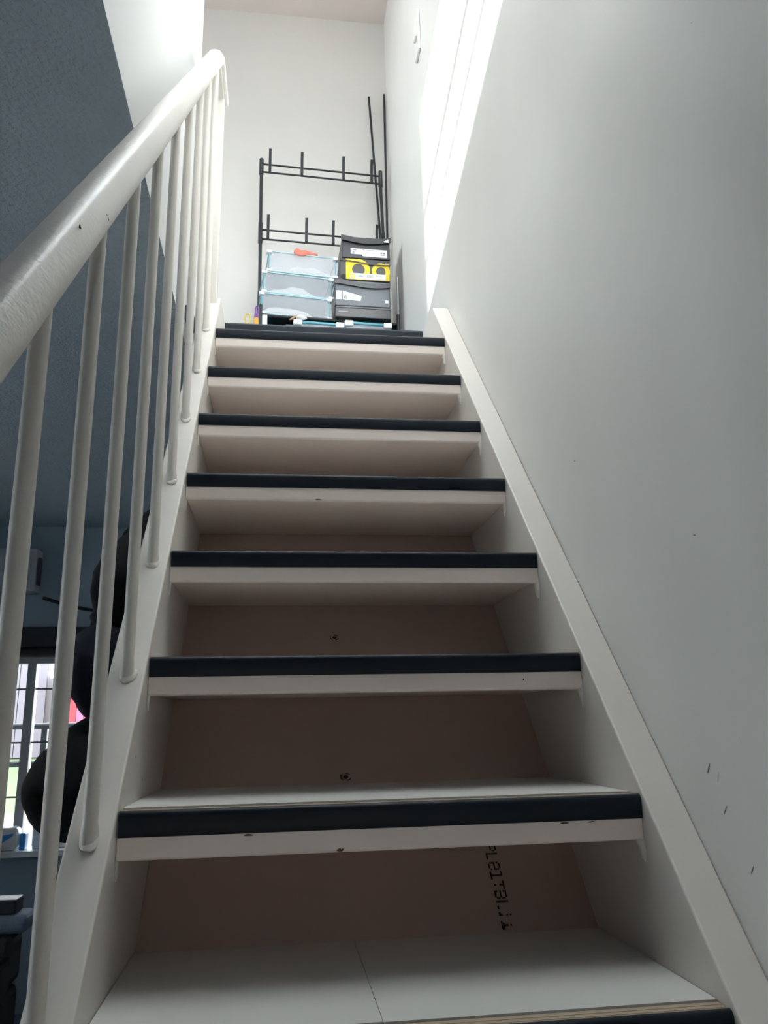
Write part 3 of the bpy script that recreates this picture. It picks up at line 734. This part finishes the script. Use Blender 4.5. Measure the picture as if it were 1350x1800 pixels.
# things on the window sill
pk = thing('packet', 'white and blue packet lying on the far window sill', 'packet', (-1.60, YW - 0.02, FZ0), 0.1)
mb = MB().box(-0.13, 0.07, -0.06, 0.05, 0, 0.12); mb.build('body', 'sill', pk, bevel=0.03, seg=3)
MB().prism([(-0.12, 0.02), (-0.03, 0.03), (0.04, 0.075), (0.045, 0.09), (-0.04, 0.075), (-0.12, 0.06)], 'y', -0.0625, -0.058).build('blue_print', 'blueprint', pk)
tag(MB().box(-1.525, -1.495, YW - 0.05, YW + 0.01, FZ0, FZ0 + 0.085).build('carton', 'blueprint', bevel=0.004), 'small bright blue carton on the far window sill beside mullion', 'carton')
tag(MB().box(-1.47, -1.29, YW - 0.01, YW + 0.03, FZ0, FZ0 + 0.115).build('envelope', 'sill', bevel=0.006), 'plain white box leaning on far window sill, behind the black bag', 'box')
# sofa with blanket below the window
sf = thing('sofa', 'charcoal sofa in the dark below the far window', 'sofa', (-2.0, 2.6, FL))
MB().box(-0.45, 0.72, -0.3, 0.6, 0.06, 0.34).build('base', 'sofa', sf, bevel=0.03)
MB().box(-0.43, 0.56, -0.28, 0.38, 0.34, 0.46).build('seat_cushion', 'sofa', sf, bevel=0.04, seg=3)
MB().box(-0.45, 0.72, 0.40, 0.62, 0.34, 0.56).build('backrest', 'sofa', sf, bevel=0.04, seg=3)
MB().box(0.57, 0.74, -0.3, 0.40, 0.34, 0.50).build('armrest', 'sofa', sf, bevel=0.03, seg=3)
for x in (-0.40, 0.66):
    for y in (-0.24, 0.54): MB().box(x - 0.025, x + 0.025, y - 0.025, y + 0.025, 0, 0.06).build('leg', 'sofa', sf)
me = MB().box(-1.9, -1.22, 3.01, 3.20, FL + 0.565, FL + 0.64).mesh('blanket', bevel=0.03, seg=3)
tag(link('blanket', me, 'greycloth'), 'slate blue blanket folded over the sofa back', 'blanket')
cs = thing('case', 'small black case lying on the slate blanket', 'case', (-1.42, 3.10, FL + 0.641))
MB().box(-0.12, 0.14, -0.06, 0.06, 0, 0.06).build('body', 'blackgloss', cs, bevel=0.008)
MB().tube([(-0.04, -0.07, 0.03), (-0.03, -0.085, 0.03), (0.03, -0.085, 0.03), (0.04, -0.07, 0.03)], 0.006, 8).build('handle', 'blackgloss', cs)

# ================================================================== OUTSIDE
gnd = MB()
gnd.add([(-60, YW + 0.2, -1.25), (40, YW + 0.2, -1.25), (40, 15.0, -1.05), (-60, 15.0, -1.05)], [(0, 1, 2, 3)])
struct(gnd.build('ground', 'soil'))
gr = MB().add([(-60, 15.0, -1.05), (40, 15.0, -1.05), (40, 29, -0.42), (-60, 29, -0.42), (40, 90, -0.42), (-60, 90, -0.42)], [(0, 1, 2, 3), (3, 2, 4, 5)])
gl = gr.build('lawn', 'grass'); gl['kind'] = 'structure'
hs = thing('neighbour_house', 'lavender grey boarded house beyond the lawn, seen through far window', 'house', (-12, 28, -0.45))
MB().box(-6, 4.05, 0.08, 6, 0, 5.2).build('wall', 'clad', hs)
for i in range(34):
    x = -6 + i * 0.296
    MB().box(x, x + 0.27, 0, 0.08, 0.02, 5.2).build('board', 'clad', hs)
MB().prism([(-6.4, 5.2), (4.4, 5.2), (-1, 8.0)], 'y', -0.3, 6.3).build('roof', 'roof', hs)
sh = thing('garden_shed', 'red and pink boarded shed right of the lavender house', 'shed', (-6.35, 27, -0.50))
MB().box(-1.05, 1.6, 0.06, 2.2, 0, 2.55).build('wall', 'redclad', sh)
for i in range(11):
    x = -1.05 + i * 0.241
    MB().box(x, x + 0.225, 0, 0.06, 0.02, 2.55).build('board', 'redclad' if i < 3 else 'pinkclad', sh)
MB().prism([(-1.2, 2.55), (1.75, 2.55), (1.75, 2.68), (-1.2, 2.82)], 'y', -0.15, 2.35).build('roof', 'roof', sh)
# black railing just outside the window
ry = 4.6
rl = thing('garden_railing', 'black metal railing outside the far window', 'railing', (0, ry, -1.2))
for z in (0.366, 0.135):
    MB().tube([(-4.2, 0, z + 1.2), (0.6, 0, z + 1.2)], 0.020, 10).build('rail', 'metal', rl, smooth=True)
for x in (-4.0, -2.8, -1.635, -0.4):
    MB().box(x - 0.018, x + 0.018, -0.018, 0.018, -0.04, 0.40 + 1.2 - 0.035).build('post', 'metal', rl)
